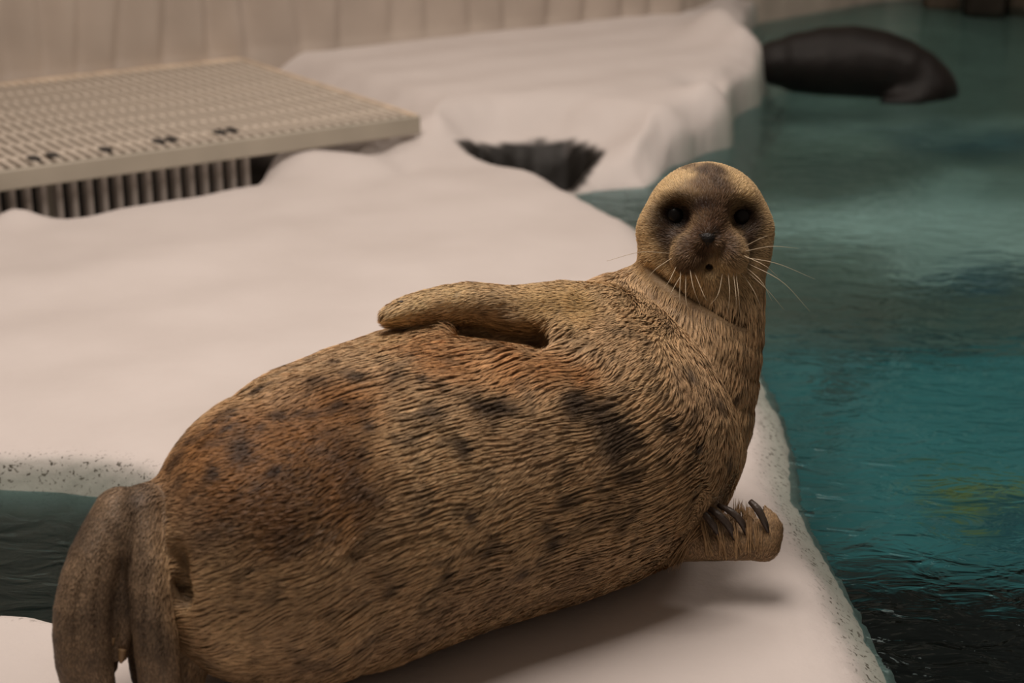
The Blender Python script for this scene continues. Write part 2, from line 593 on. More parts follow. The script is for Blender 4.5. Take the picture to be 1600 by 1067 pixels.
# ================================================================== GRATING
m_gr = mat('grating_plastic', (.60, .53, .45, 1), .5, .4, .12, 8, .1, 60)
m_fas = mat('fascia_plastic', (.43, .39, .32, 1), .45, .4, .08, 5)
m_clip = mat('dark_clip', (.05, .045, .042, 1), .6, .3)
m_stain = mat('grating_rim_plastic', (.62, .50, .38, 1), .55, .3, .25, 9)
GANG = math.atan2(GU[1], GU[0])
BASE = gpt(GLEN / 2, GDEP / 2, GZ - 0.1)
gr = bpy.data.objects.new('grating_platform', None)
gr.location = BASE
COL.objects.link(gr)
tag(gr, 'raised cream plastic grating platform against the pleated wall', 'platform')


def gpart(name, me, u, v, z, parent=gr):
    o = bpy.data.objects.new(name, me)
    q = gpt(u, v, z)
    o.location = q - np.array(BASE)
    o.rotation_euler = (0, 0, GANG)
    o.parent = parent
    COL.objects.link(o)
    return o


bar = box_mesh('bar', 0.023, GDEP - 0.03, 0.032, 0.003)
bar.materials.append(m_gr)
SP = 0.0535
BSP = 0.0405
nb = int(GLEN / BSP)
for k in range(nb):
    gpart('bar', bar, 0.03 + k * BSP, GDEP / 2 + .012, GZ - 0.016)
cross = box_mesh('cross_bar', GLEN, 0.026, 0.018, 0.003)
cross.materials.append(m_gr)
for k in range(1, 8):
    gpart('cross_bar', cross, GLEN / 2, k * GDEP / 8, GZ - 0.013)
fas = box_mesh('front_fascia', GLEN + .02, 0.02, 0.068, 0.004)
fas.materials.append(m_fas)
gpart('front_fascia', fas, GLEN / 2 - .005, 0.0, GZ - 0.036)
rail = box_mesh('side_rail', 0.025, GDEP, 0.05, 0.004)
rail.materials.append(m_stain)
gpart('side_rail', rail, 0.0, GDEP / 2, GZ - 0.022)
rail2 = box_mesh('back_rail', GLEN, 0.05, 0.05, 0.004)
rail2.materials.append(m_stain)
gpart('back_rail', rail2, GLEN / 2, GDEP, GZ - 0.020)
leg = box_mesh('support_leg', 0.06, 0.06, 0.40, 0.004)
leg.materials.append(m_fas)
for u, v in ((.25, GDEP - .2), (1.3, GDEP - .2), (GLEN - .1, GDEP - .2), (1.3, .35), (GLEN - .1, .35)):
    gpart('support_leg', leg, u, v, GZ - 0.045 - 0.20)
clip = box_mesh('clip', 0.034, 0.05, 0.012, 0.003)
clip.materials.append(m_clip)
for px, py in ((53, 249), (82, 244), (165, 235), (248, 222), (268, 219), (343, 208), (362, 205)):
    q = onz(px, py, GZ) - g_fr
    gpart('clip', clip, q @ GU, q @ GV, GZ + 0.004)
slat = box_mesh('slat', 0.020, 0.05, 0.36, 0.003)
slat.materials.append(mat('slat_plastic', (.50, .45, .41, 1), .5, .4, .1, 8))
u0 = float((onz(395, 236, .1) - g_fr) @ GU)
for k in range(21):
    gpart('slat', slat, u0 + k * SP * 1.0, 0.07, GZ - 0.05 - 0.18)

# ================================================================== THE SEAL
class Sdf:
    """smooth union of tapered capsules; each can be stretched along one axis and carries a fur direction"""

    def __init__(self):
        self.prims = []
        self.ops = []

    def cone(self, a, b, ra, rb, k=0.03, stretch=None, fur=None, tagname='body'):
        self.chain([a, b], [ra, rb], k=k, stretch=stretch, fur=fur, tagname=tagname, fine=1)

    def chain(self, pts, radii, k=0.03, stretch=None, fur=None, tagname='body', fine=2):
        """one limb: a smooth path of tapered pieces, blended with the rest by k"""
        pts, radii = np.asarray(pts, float), np.asarray(radii, float)
        if len(pts) > 2 and fine > 1:
            q = smooth_path(np.column_stack([pts, radii]), (len(pts) - 1) * fine + 1)
            pts, radii = q[:, :3], q[:, 3]
        if fur is None:
            fur = pts[-1] - pts[0]
        fur = np.asarray(fur, float) / (np.linalg.norm(fur) + 1e-9)
        pr = (pts, radii, k, stretch, fur, tagname)
        self.prims.append(pr)
        self.ops.append((1, pr, self.reach(pr)))

    def cut(self, a, b, ra, rb, k=0.02, stretch=None):
        pr = (np.array([a, b], float), np.array([ra, rb], float), k, stretch, None, '')
        self.ops.append((-1, pr, self.reach(pr)))

    @staticmethod
    def one(P, pr, want_dir=False):
        pts, radii, k, st, _, _ = pr
        n, f = (None, 1.0) if st is None else st
        if n is not None:
            n = np.asarray(n, float)
            n = n / np.linalg.norm(n)
        best = np.full(len(P), 9.0)
        bd = np.zeros((len(P), 3)) if want_dir else None
        for i in range(len(pts) - 1):
            W = P - pts[i]
            e = pts[i + 1] - pts[i]
            e0 = e
            if n is not None:
                W = W + (W @ n)[:, None] * (n * (1.0 / f - 1))
                e = e + (e @ n) * n * (1.0 / f - 1)
            t = np.clip((W @ e) / (e @ e + 1e-12), 0, 1)
            W = W - t[:, None] * e
            d = np.sqrt(np.einsum('ij,ij->i', W, W)) - (radii[i] + t * (radii[i + 1] - radii[i]))
            if want_dir:
                bd[d < best] = e0 / (np.linalg.norm(e0) + 1e-9)
            best = np.minimum(best, d)
        return (best, bd) if want_dir else best

    @staticmethod
    def reach(pr):
        pts, radii, k, st, _, _ = pr
        f = max(1.0, st[1]) if st is not None else 1.0
        lo, hi = pts.min(0), pts.max(0)
        return lo - radii.max() * f - 0.08, hi + radii.max() * f + 0.08

    def __call__(self, P):
        D = np.full(len(P), 0.5)
        for sgn, pr, (lo, hi) in self.ops:
            sel = np.nonzero(((P > lo) & (P < hi)).all(1))[0]
            if not len(sel):
                continue
            d2 = sgn * self.one(P[sel], pr)
            d1 = D[sel]
            k = pr[2]
            h = np.maximum(k - np.abs(d1 - d2), 0) / k
            D[sel] = np.minimum(d1, d2) - h * h * k * 0.25 if sgn > 0 else np.maximum(d1, d2) + h * h * k * 0.25
        g = -P[:, 2] + self.ground
        k = 0.05
        h = np.maximum(k - np.abs(D - g), 0) / k
        return np.maximum(D, g) + h * h * k * 0.25

    ground = 0.002

    def grad(self, P, e=0.002):
        G = np.zeros_like(P)
        for i in range(3):
            dv = np.zeros(3)
            dv[i] = e
            G[:, i] = self(P + dv) - self(P - dv)
        return G / (np.linalg.norm(G, axis=1)[:, None] + 1e-12)

    def trace(self, px):
        """points where the sight lines through the given pixels meet the skin"""
        px = np.asarray(px, float)
        d = (px[:, :1] - 800) / FPX * RT - (px[:, 1:2] - 533.5) / FPX * UPV + FW
        d /= np.linalg.norm(d, axis=1)[:, None]
        t = np.full(len(px), 2.2)
        best, tb = np.full(len(px), 9.0), t.copy()
        for _ in range(50):
            v = self(CAMP + t[:, None] * d)
            up = np.abs(v) < best
            best[up], tb[up] = np.abs(v)[up], t[up]
            t = t + np.clip(v, -0.1, 0.4) * 0.8
        return CAMP + tb[:, None] * d


def surface_nets(f, lo, hi, h):
    ax = [np.arange(lo[i], hi[i] + h, h) for i in range(3)]
    n = [len(a) for a in ax]
    V = np.empty(n, dtype=np.float64)
    q = 4
    cax = [np.arange(0, m + q, q) for m in n]
    Cg = np.stack(np.meshgrid(*[lo[i] + c * h for i, c in enumerate(cax)], indexing='ij'), -1)
    CV = f(Cg.reshape(-1, 3)).reshape(Cg.shape[:3])
    near = np.abs(CV) < h * q * 2.2
    big = np.kron(CV, np.ones((q, q, q)))
    bnear = np.kron(near, np.ones((q, q, q), bool))
    o_ = q // 2
    big = np.pad(big, ((0, q),) * 3, mode='edge')[o_:o_ + n[0], o_:o_ + n[1], o_:o_ + n[2]]
    bnear = np.pad(bnear, ((0, q),) * 3, mode='edge')[o_:o_ + n[0], o_:o_ + n[1], o_:o_ + n[2]]
    V[:] = big
    ii = np.argwhere(bnear)
    V[bnear] = f(ii * h + np.asarray(lo))
    inside = V < 0
    cells = [m - 1 for m in n]
    acc = np.zeros(cells + [3])
    cnt = np.zeros(cells)
    base = np.stack(np.meshgrid(*[np.arange(m) for m in cells], indexing='ij'), -1)
    cor = [(i, j, k) for i in (0, 1) for j in (0, 1) for k in (0, 1)]
    sl = lambda c: tuple(slice(c[i], c[i] + cells[i]) for i in range(3))
    for a in cor:
        for axis in range(3):
            if a[axis]:
                continue
            b = list(a)
            b[axis] = 1
            va, vb = V[sl(a)], V[sl(b)]
            cr = (va < 0) != (vb < 0)
            t = np.where(cr, va / np.where(cr, va - vb, 1), 0)
            for q in range(3):
                acc[..., q] += np.where(cr, a[q] + (t if q == axis else 0), 0)
            cnt += cr
    act = cnt > 0
    ids = np.full(cells, -1)
    ids[act] = np.arange(act.sum())
    pos = (base[act] + acc[act] / cnt[act][:, None]) * h + np.asarray(lo)
    faces = []
    for axis in range(3):
        o1, o2 = [i for i in range(3) if i != axis]
        s0 = [slice(1, cells[i]) for i in range(3)]
        s0[axis] = slice(0, cells[axis])
        s1 = list(s0)
        s1[axis] = slice(1, cells[axis] + 1)
        A, B = inside[tuple(s0)], inside[tuple(s1)]
        w = np.argwhere(A != B)
        if not len(w):
            continue
        flip = A[tuple(w.T)]
        p = w.copy()
        p[:, o1] += 1
        p[:, o2] += 1
        q = []
        for d1, d2 in ((-1, -1), (0, -1), (0, 0), (-1, 0)):
            r = p.copy()
            r[:, o1] += d1
            r[:, o2] += d2
            q.append(ids[tuple(r.T)])
        q = np.stack(q, 1)
        if axis == 1:
            flip = ~flip
        q[~flip] = q[~flip][:, ::-1]
        faces.append(q)
    return pos, np.vstack(faces)


def subdivide_mesh(pos, faces, levels=1):
    o = mesh_from('tmp', pos, faces, bpy.data.materials[0])
    me = o.data
    md = o.modifiers.new('s', 'SUBSURF')
    md.levels = md.render_levels = levels
    dg = bpy.context.evaluated_depsgraph_get()
    ev = o.evaluated_get(dg).to_mesh()
    v = np.empty(len(ev.vertices) * 3)
    ev.vertices.foreach_get('co', v)
    lp = np.empty(len(ev.loops), dtype=np.int64)
    ev.loops.foreach_get('vertex_index', lp)
    o.evaluated_get(dg).to_mesh_clear()
    bpy.data.objects.remove(o)
    bpy.data.meshes.remove(me)
    return v.reshape(-1, 3), lp.reshape(-1, 4)


def rest(x, y, rpx, sink=0.93):
    """centre and radius of a body section that lies on the ice, seen at x, y with the given radius"""
    z = 0.2
    for _ in range(30):
        q = onz(x, y, z)
        r = rpx * ((q - CAMP) @ FW) / FPX
        z = r * sink
    return q, r


def seen(x, y, rpx, depth):
    return at(x, y, depth), rpx * depth / FPX


def dep(p):
    return float((np.asarray(p) - CAMP) @ FW)


seal = Sdf()
cA, rA = rest(962, 664, 204, .98)
cB, rB = rest(884, 690, 239)
cC, rC = rest(675, 752, 245)
cD, rD = rest(474, 832, 236)
cE, rE = seen(372, 902, 135, dep(cD) + .01)
cF, rF = seen(308, 880, 72, dep(cD) + .02)
DH = dep(cA) - 0.02
cN1, rN1 = seen(1073, 548, 114, DH - .01)
cN2, rN2 = seen(1095, 455, 97, DH - .01)
cH, rH = seen(1103, 353, 92, DH - .03)
trunk = [cH, cN2, cN1, cA, cB, cC, cD, cE, cF]
tr_r = [rH, rN2, rN1, rA, rB, rC, rD, rE, rF]
seal.chain(trunk, tr_r, k=0.05, fine=3)
# shoulder
s1, sr1 = seen(985, 500, 75, DH)
seal.cone(s1, cB, sr1, rB * .8, k=.06, fur=cB - s1)

# ---- head: brow, muzzle pads, nose bridge, chin
hd = dep(cH)


def hp(x, y, fwd):
    return at(x, y, hd - fwd)


U = rH / 92.0                                    # one photo pixel at the head, in metres
nose_tip = hp(1105, 372, .150)
seal.cone(hp(1103, 330, .085), hp(1104, 368, .125), 30 * U, 19 * U, k=.03, tagname='head')
seal.cone(hp(1080, 391, .102), hp(1077, 400, .108), 29 * U, 28 * U, k=.020, tagname='head')
seal.cone(hp(1137, 391, .102), hp(1140, 400, .108), 29 * U, 28 * U, k=.020, tagname='head')
seal.cone(hp(1109, 424, .075), hp(1109, 430, .09), 27 * U, 22 * U, k=.022, tagname='head')
seal.cone(hp(1050, 395, .03), hp(1065, 420, .04), 45 * U, 35 * U, k=.03, tagname='head')
seal.cone(hp(1160, 395, .03), hp(1150, 420, .04), 38 * U, 33 * U, k=.03, tagname='head')
seal.cone(hp(1052, 312, .062), hp(1075, 314, .085), 13 * U, 12 * U, k=.03, tagname='head')
seal.cone(hp(1156, 312, .062), hp(1135, 314, .085), 13 * U, 12 * U, k=.03, tagname='head')
seal.cone(hp(1103, 350, .0), hp(1103, 355, -.01), 92 * U, 91 * U, k=.02, tagname='head')
for nx0 in (1092, 1119):
    seal.cone(hp(nx0, 378, .138), hp(nx0, 382, .138), 9 * U, 8 * U, k=.006, tagname='head')
seal.cone(hp(1035, 360, .03), hp(1040, 380, .03), 36 * U, 30 * U, k=.03, tagname='head')
seal.cone(hp(1170, 360, .03), hp(1165, 380, .03), 33 * U, 30 * U, k=.03, tagname='head')
EYES = [(hp(1056, 335, .082), 23 * U), (hp(1159, 337, .082), 23 * U)]
for e, r in EYES:
    seal.cut(e + np.array([0, -.024, .004]), e + np.array([0, -.012, 0]), r * 1.0, r * .95, k=.02)
# mouth and nostrils
seal.cut(hp(1108, 416, .155), hp(1108, 417, .09), 10 * U, 6 * U, k=.006)
seal.cut(hp(1108, 392, .165), hp(1108, 410, .16), 5 * U, 5 * U, k=.02)

# ---- upper fore flipper lying along the flank
fb = dep(cB) - 0.10
hw_ = seal.trace([(728, 514), (842, 524)])
seal.cut(hw_[0] + FW * .02, hw_[1] + FW * .02, 18 * dep(hw_[0]) / FPX, 24 * dep(hw_[1]) / FPX, k=.02, stretch=(FW, 3.6))
ff = [(945, 490, 44, fb + .06), (880, 483, 43, fb + .01), (805, 481, 33, fb - .04), (735, 473, 32, fb - .07), (672, 480, 28, fb - .10),
      (632, 488, 23, fb - .125), (611, 494, 17, fb - .135)]
fpts = [seen(*q)[0] for q in ff]
frad = [seen(*q)[1] for q in ff]
seal.chain(fpts[:3], frad[:3], k=.03, stretch=(FW, 1.5), tagname='flipper')
seal.chain(fpts[1:], frad[1:], k=.006, stretch=(FW, 1.6), tagname='flipper')
FTIP = fpts[-1]
# ---- lower fore flipper sticking out at the right
fl = dep(onz(1130, 885, .04)) - 0.07
palm = [seen(1040, 845, 34, fl + .06), seen(1085, 849, 28, fl + .015), seen(1140, 853, 23, fl), seen(1190, 852, 23, fl - .01)]
seal.chain([p[0] for p in palm], [p[1] for p in palm], k=.02, stretch=(FW, .8), tagname='palm')
lobe = [seen(1194, 851, 25, fl - .01), seen(1202, 829, 22, fl - .005), seen(1200, 808, 12, fl), seen(1194, 793, 4, fl + .005)]
seal.chain([p[0] for p in lobe], [p[1] for p in lobe], k=.012, stretch=(FW, .7), tagname='palm')
for fx0, fy0, fx1, fy1 in ((1100, 850, 1088, 806), (1118, 848, 1100, 803), (1140, 846, 1122, 802), (1162, 845, 1142, 806), (1182, 843, 1172, 800)):
    a_, ra_ = seen(fx0, fy0, 13, fl - .005)
    b_, rb_ = seen(fx1, fy1, 7, fl + .02)
    seal.cone(a_, b_, ra_, rb_, k=.008, tagname='palm')

# ---- hind flippers folded over at the left
hb = dep(cD) - 0.13

hw2 = seal.trace([(284, 872), (296, 935)])
seal.cut(hw2[0], hw2[1], 15 * dep(hw2[0]) / FPX, 13 * dep(hw2[1]) / FPX, k=.03, stretch=(FW, 2.4))


def hind(rows, k=.012, st=None, nm='hind'):
    seal.chain([seen(*r)[0] for r in rows], [seen(*r)[1] for r in rows], k=k, stretch=st, tagname=nm)


hind([(345, 850, 85, hb + .16), (285, 828, 56, hb + .08), (228, 806, 50, hb + .03), (190, 820, 42, hb)], k=.04)
hind([(190, 806, 46, hb + .01), (150, 872, 43, hb - .02), (130, 950, 45, hb - .03), (131, 1030, 44, hb - .02), (148, 1110, 36, hb), (160, 1165, 22, hb)], k=.006)
hind([(225, 800, 44, hb), (234, 880, 36, hb - .03), (238, 960, 34, hb - .04), (247, 1045, 33, hb - .03), (252, 1120, 30, hb - .01), (250, 1165, 18, hb)], k=.006)
hind([(186, 830, 28, hb), (176, 900, 23, hb - .010), (169, 960, 18, hb - .010), (164, 1012, 11, hb - .004)], k=.008)
hind([(212, 840, 26, hb), (203, 910, 20, hb - .010), (197, 970, 16, hb - .010), (191, 1022, 10, hb - .004)], k=.008)
hind([(196, 860, 24, hb + .03), (184, 940, 18, hb + .04), (176, 1000, 14, hb + .05), (172, 1040, 12, hb + .05)], k=.02)
hind([(215, 850, 30, hb + .04), (216, 950, 24, hb + .05), (222, 1040, 20, hb + .06), (226, 1090, 16, hb + .06)], k=.02)
# the other hind flipper, behind and below
hind([(262, 880, 40, hb + .08), (272, 960, 36, hb + .06), (285, 1050, 38, hb + .06), (280, 1130, 34, hb + .06)], k=.015)
hind([(150, 930, 40, hb + .04), (118, 985, 28, hb + .05), (128, 1060, 30, hb + .05), (150, 1130, 26, hb + .05)], k=.015)
# short tail between them
hind([(262, 880, 40, hb + .10), (232, 930, 26, hb + .10), (215, 985, 14, hb + .10)], k=.02)

print('mesh the seal')
pos, fcs = surface_nets(seal, (-0.98, 2.12, -0.012), (0.72, 3.85, 0.86), 0.009)
# keep the largest connected piece
pos, fcs = subdivide_mesh(pos, fcs, 1)


def vertex_normals(V, F):
    fn = np.cross(V[F[:, 2]] - V[F[:, 0]], V[F[:, 3]] - V[F[:, 1]])
    out = np.zeros_like(V)
    for c in range(4):
        for q in range(3):
            out[:, q] += np.bincount(F[:, c], fn[:, q], len(V))
    return out / (np.linalg.norm(out, axis=1)[:, None] + 1e-12)


for _ in range(2):
    N = vertex_normals(pos, fcs)
    pos = pos - N * np.clip(seal(pos), -.005, .005)[:, None] * 0.8
N = vertex_normals(pos, fcs)
# tidy normal by neighbour averaging
edges = np.vstack([fcs[:, [0, 1]], fcs[:, [1, 2]], fcs[:, [2, 3]], fcs[:, [3, 0]]])


def relax(V, w=0.5, it=1):
    for _ in range(it):
        acc = np.zeros_like(V)
        c = np.zeros(len(V))
        for a, b in ((0, 1), (1, 0)):
            for q in range(V.shape[1]):
                acc[:, q] += np.bincount(edges[:, a], V[edges[:, b], q], len(V))
            c += np.bincount(edges[:, a], minlength=len(V))
        V = V * (1 - w) + w * acc / c[:, None]
    return V


pos = relax(pos, 0.5, 1)
N = relax(N, 0.6, 2)
N /= np.linalg.norm(N, axis=1)[:, None]


# ---- fur direction and region weights from the nearest primitives
# smooth axis of the trunk with a frame, for the lie of the coat
AXP = smooth_path(np.column_stack([np.array(trunk), tr_r]), 90)
AXR, AXP = AXP[:, 3], AXP[:, :3]
AXT = np.gradient(AXP, axis=0)
AXT /= np.linalg.norm(AXT, axis=1)[:, None]
AXS = np.concatenate([[0], np.cumsum(np.linalg.norm(np.diff(AXP, axis=0), axis=1))])


def axis_coords(P):
    """along, around, tangent and sideways vector for points near the trunk"""
    n = len(P)
    s = np.empty(n)
    T = np.empty((n, 3))
    a2 = (AXP ** 2).sum(1)
    off = (AXP * AXT).sum(1)
    for i in range(0, n, 50000):
        Q = P[i:i + 50000]
        d = (Q ** 2).sum(1)[:, None] + a2[None] - 2 * Q @ AXP.T
        w = np.exp(-(d - d.min(1, keepdims=True)) / 0.022)
        w /= w.sum(1, keepdims=True)
        T[i:i + 50000] = w @ AXT
        s[i:i + 50000] = (w * (AXS[None] + np.clip(Q @ AXT.T - off[None], -.15, .15))).sum(1)
    O = np.column_stack([np.interp(s, AXS, AXP[:, q]) for q in range(3)])
    T /= np.linalg.norm(T, axis=1)[:, None]
    e1 = -FW - (T @ -FW)[:, None] * T
    e1 /= np.linalg.norm(e1, axis=1)[:, None]
    e2 = np.cross(T, e1)
    w = P - O
    x, y = (w * e1).sum(1), (w * e2).sum(1)
    th = np.arctan2(y, x)
    return s, th * np.interp(s, AXS, AXR), T, -np.sin(th)[:, None] * e1 + np.cos(th)[:, None] * e2


def field(P):
    T = axis_coords(P)[2]
    ds, vs = [], []
    for pr in seal.prims:
        d_, v_ = Sdf.one(P, pr, True)
        ds.append(d_)
        vs.append(T if pr[5] == 'body' else v_)
    Dmin = np.stack(ds, 1)
    for i, pr in enumerate(seal.prims):
        if pr[5] == 'hind':
            Dmin[:, i] -= .004
    w = np.exp(-(Dmin - Dmin.min(1, keepdims=True)) / (np.where(np.array([[pr[5] for pr in seal.prims]]) == 'hind', .010, .03)))
    w /= w.sum(1, keepdims=True)
    v = sum(w[:, i:i + 1] * vs[i] for i in range(len(vs)))
    reg = {}
    for nm in ('body', 'head', 'flipper', 'palm', 'hind'):
        s_ = np.array([pr[5] == nm for pr in seal.prims])
        reg[nm] = w[:, s_].sum(1)
    # on the head the coat runs back from the nose
    dn = P - nose_tip
    dist = np.linalg.norm(dn, axis=1)
    hw = 1 - sstep(rH * 1.15, rH * 1.55, np.linalg.norm(P - (cH - FW * .03), axis=1))
    v = v * (1 - hw)[:, None] + hw[:, None] * dn / (dist[:, None] + 1e-6)
    reg['face'] = hw
    return v, reg


FDIR, REG = field(pos)


def tangent(v, n):
    t = v - (v * n).sum(1)[:, None] * n
    return t / (np.linalg.norm(t, axis=1)[:, None] + 1e-9)


# ---- folds pressed into the skin
def fold(pxs, width, depth):
    global pos
    pts = smooth_path(seal.trace(pxs), max(12, 6 * len(pxs)))
    best = np.full(len(pos), 9.0)
    wt = np.zeros(len(pos))
    for i, q in enumerate(pts):
        d = np.linalg.norm(pos - q, axis=1)
        end = min(1.0, 4.0 * min(i + 1, len(pts) - i) / len(pts))
        v = np.exp(-(d / width) ** 2) * end
        wt = np.maximum(wt, v)
    pos = pos - N * (depth * wt)[:, None]
    return wt


f_neck = fold([(1008, 412), (1035, 432), (1070, 455), (1110, 475), (1150, 497), (1172, 508)], .0085, .026)
f_navel = fold([(558, 862), (566, 868)], .009, .016)
f_slit = fold([(283, 905), (290, 920), (300, 928)], .011, .022)
fold([(575, 860), (620, 850), (665, 835), (720, 828)], .007, .006)
fold([(630, 740), (640, 775), (655, 800)], .006, .006)
fold([(505, 795), (498, 830), (500, 860)], .006, .005)
fold([(930, 450), (960, 475), (985, 505), (1000, 530)], .012, .003)
fold([(880, 525), (915, 520), (945, 505)], .010, .006)

for ln_ in ([(172, 815), (160, 880), (150, 950), (148, 1040)], [(135, 880), (118, 950), (115, 1040)], [(208, 800), (204, 850), (200, 890)],
            [(232, 870), (225, 950), (226, 1050)], [(252, 900), (250, 980), (256, 1055)]):
    fold(ln_, .006, .007)

# ---- colours painted on the coat (markings and some painted shade)
STRAW = np.array(srgb(208, 175, 133)[:3])
GREYB = np.array(srgb(76, 65, 57)[:3])
RUST = np.array(srgb(156, 110, 66)[:3])
ORANGE = np.array(srgb(188, 132, 80)[:3])
MAUVE = np.array(srgb(170, 140, 110)[:3])
CREAM = np.array(srgb(206, 178, 132)[:3])
DARK = np.array(srgb(62, 47, 38)[:3])
BLACK = np.array(srgb(18, 13, 11)[:3])
TAUPE = np.array(srgb(140, 118, 96)[:3])
FACE = np.array(srgb(92, 68, 50)[:3])  # brown face mask, darkened further with painted-in shade


def paint(P, V, reg):
    n = len(P)
    C = np.empty((n, 3))
    C[:] = STRAW
    big = fbm(P * 7.0, 3)
    wob = np.column_stack([perlin(P * 9 + 31), perlin(P * 9 + 57), perlin(P * 9 + 83)]) * 0.03
    Q = P + wob

    todo, pix = [], []

    def mixw(w, col):
        nonlocal C
        C = C * (1 - w)[:, None] + col * w[:, None]

    def dab(pxs, rad, col, s=1.0, squash=None):
        todo.append((len(pix), len(pxs), rad, col, s))
        pix.extend(pxs)

    def flush():
        pts = seal.trace(pix)
        for o_, m_, rad, col, s in todo:
            w = np.zeros(n)
            for i, q in enumerate(pts[o_:o_ + m_]):
                r = rad[i] if isinstance(rad, (list, tuple)) else rad
                sel = np.nonzero(np.abs(Q - q).max(1) < 2.1 * r)[0]
                w[sel] = np.maximum(w[sel], np.exp(-(((Q[sel] - q) ** 2).sum(1) / (r * r)) ** 1.5))
            mixw(w * s, col)
        todo.clear()
        pix.clear()

    mixw(np.clip(0.25 + big * 0.8, 0, .55), MAUVE)
    # rump: rusty brown plush
    dab([(330, 700), (400, 700), (470, 690), (530, 740), (430, 780), (350, 770), (540, 640), (300, 760)],
        [.12, .13, .13, .10, .10, .09, .09, .07], RUST, .95)
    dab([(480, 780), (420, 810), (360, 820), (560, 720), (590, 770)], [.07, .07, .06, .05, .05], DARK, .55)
    dab([(270, 780), (300, 800), (330, 840)], [.05, .05, .04], TAUPE, .5)
    # warm armpit and chest
    dab([(720, 560), (800, 560), (870, 570), (930, 590), (680, 540)], [.07, .07, .06, .05, .06], ORANGE, .75)
    dab([(860, 470), (900, 475)], .045, CREAM * np.array([1.1, .95, .6]), .6)
    # grey lower flank
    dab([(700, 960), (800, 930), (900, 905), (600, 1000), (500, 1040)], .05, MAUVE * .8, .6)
    # spots
    spots = [(345, 625, .018), (385, 612, .016), (430, 600, .016), (365, 672, .018), (415, 672, .016), (310, 660, .016), (285, 720, .018),
             (480, 640, .016), (445, 560, .016), (350, 735, .018), (440, 735, .016), (505, 650, .018), (545, 560, .016), (372, 637, .020), (440, 645, .026), (452, 655, .018), (352, 650, .014), (410, 610, .018), (465, 560, .02), (500, 600, .02),
             (330, 700, .02), (395, 705, .024), (300, 690, .018), (540, 640, .018), (520, 690, .02), (470, 700, .016), (560, 590, .016),
             (820, 640, .020), (790, 625, .026), (760, 630, .02), (915, 635, .022), (940, 655, .026), (975, 662, .030), (1000, 672, .022),
             (960, 690, .028), (1005, 735, .016), (900, 640, .018), (985, 735, .016), (1120, 620, .017), (1105, 615, .016), (1135, 710, .012),
             (1150, 620, .013), (1165, 565, .013), (890, 775, .014), (930, 800, .012), (870, 820, .014), (935, 850, .012), (880, 845, .018),
             (910, 770, .012), (975, 770, .012), (700, 650, .018), (720, 690, .02), (660, 680, .016), (745, 800, .014), (780, 850, .012),
             (850, 880, .012), (700, 900, .012), (640, 930, .012), (820, 900, .012), (1040, 700, .014), (1060, 650, .014), (770, 590, .012),
             (1000, 800, .012), (950, 760, .014), (600, 670, .016), (620, 600, .014), (690, 600, .012), (1075, 575, .012), (1090, 700, .012)]
    for x, y, r in spots:
        dab([(x, y)], r * (.85 if x < 560 and y < 760 else 1.05), DARK if x < 560 and y < 760 else GREYB, .9)
    flush()
    # freckles all over
    fr = sstep(.16, .34, fbm(P * np.array([26, 26, 26]) + 4, 2)) * .45 * reg['body']
    mixw(fr * (1 - reg['face']), GREYB)
    # flippers
    mixw(reg['flipper'] * .5, CREAM)
    dab([(800, 500), (850, 505), (760, 498)], [.03, .04, .025], TAUPE, .6)  # shade painted along the underside of the upper flipper
    dab([(712, 460), (660, 480), (630, 488)], .030, CREAM * 1.12, .8)
    flush()
    mixw(sstep(.4, .9, reg['hind']) * .92, TAUPE)
    mixw(sstep(.4, .9, reg['hind']) * np.clip(.2 + fbm(P * 14, 2), 0, .6), GREYB)
    mixw(sstep(.35, .8, reg['palm']) * .85, np.array(srgb(160, 132, 100)[:3]))
    # head
    dh = np.linalg.norm(P - cH, axis=1)
    fw = reg['face']
    mixw(fw * .7, CREAM * .85)
    U_ = U * 1.0
    dab([(1104, 330), (1080, 345), (1128, 345), (1104, 370)], [48 * U_, 40 * U_, 40 * U_, 40 * U_], FACE, .8)
    dab([(1104, 275), (1104, 300), (1104, 325), (1085, 290), (1125, 290), (1105, 350)], [30 * U_, 30 * U_, 30 * U_, 22 * U_, 22 * U_, 26 * U_], FACE, .85)
    dab([(1104, 262), (1090, 270), (1120, 270), (1110, 285), (1150, 264), (1075, 264)], 17 * U_, DARK, .8)
    dab([(1080, 395), (1140, 395), (1070, 405), (1150, 405), (1105, 360), (1085, 375), (1130, 375)], [34 * U_, 34 * U_, 26 * U_, 26 * U_, 28 * U_, 24 * U_, 24 * U_], FACE, .97)
    dab([(1052, 335), (1064, 338), (1160, 338), (1150, 338), (1082, 330), (1132, 330), (1045, 362), (1172, 362), (1040, 345), (1180, 345)],
        [33 * U_, 28 * U_, 33 * U_, 28 * U_, 17 * U_, 17 * U_, 25 * U_, 25 * U_, 22 * U_, 24 * U_], np.array(srgb(52, 34, 25)[:3]), .95)
    dab([(1044, 385), (1046, 400), (1176, 385), (1173, 400)], 14 * U_, DARK, .85)  # crease shade painted beside the muzzle pads
    dab([(1060, 412), (1075, 416), (1143, 416), (1158, 412)], 7 * U_, DARK, .6)
    dab([(1050, 290), (1066, 281)], [18 * U_, 13 * U_], CREAM, .9)
    dab([(1160, 288), (1150, 278), (1168, 296)], [15 * U_, 11 * U_, 11 * U_], CREAM, .85)
    dab([(1056, 335), (1159, 337)], 21 * U_, BLACK, .95)
    dab([(1080, 336), (1135, 334)], 12 * U_, BLACK, .7)
    dab([(1109, 436), (1095, 440), (1125, 438)], 14 * U_, CREAM, .8)
    dab([(1108, 416)], 7.5 * U_, BLACK, 1.0)
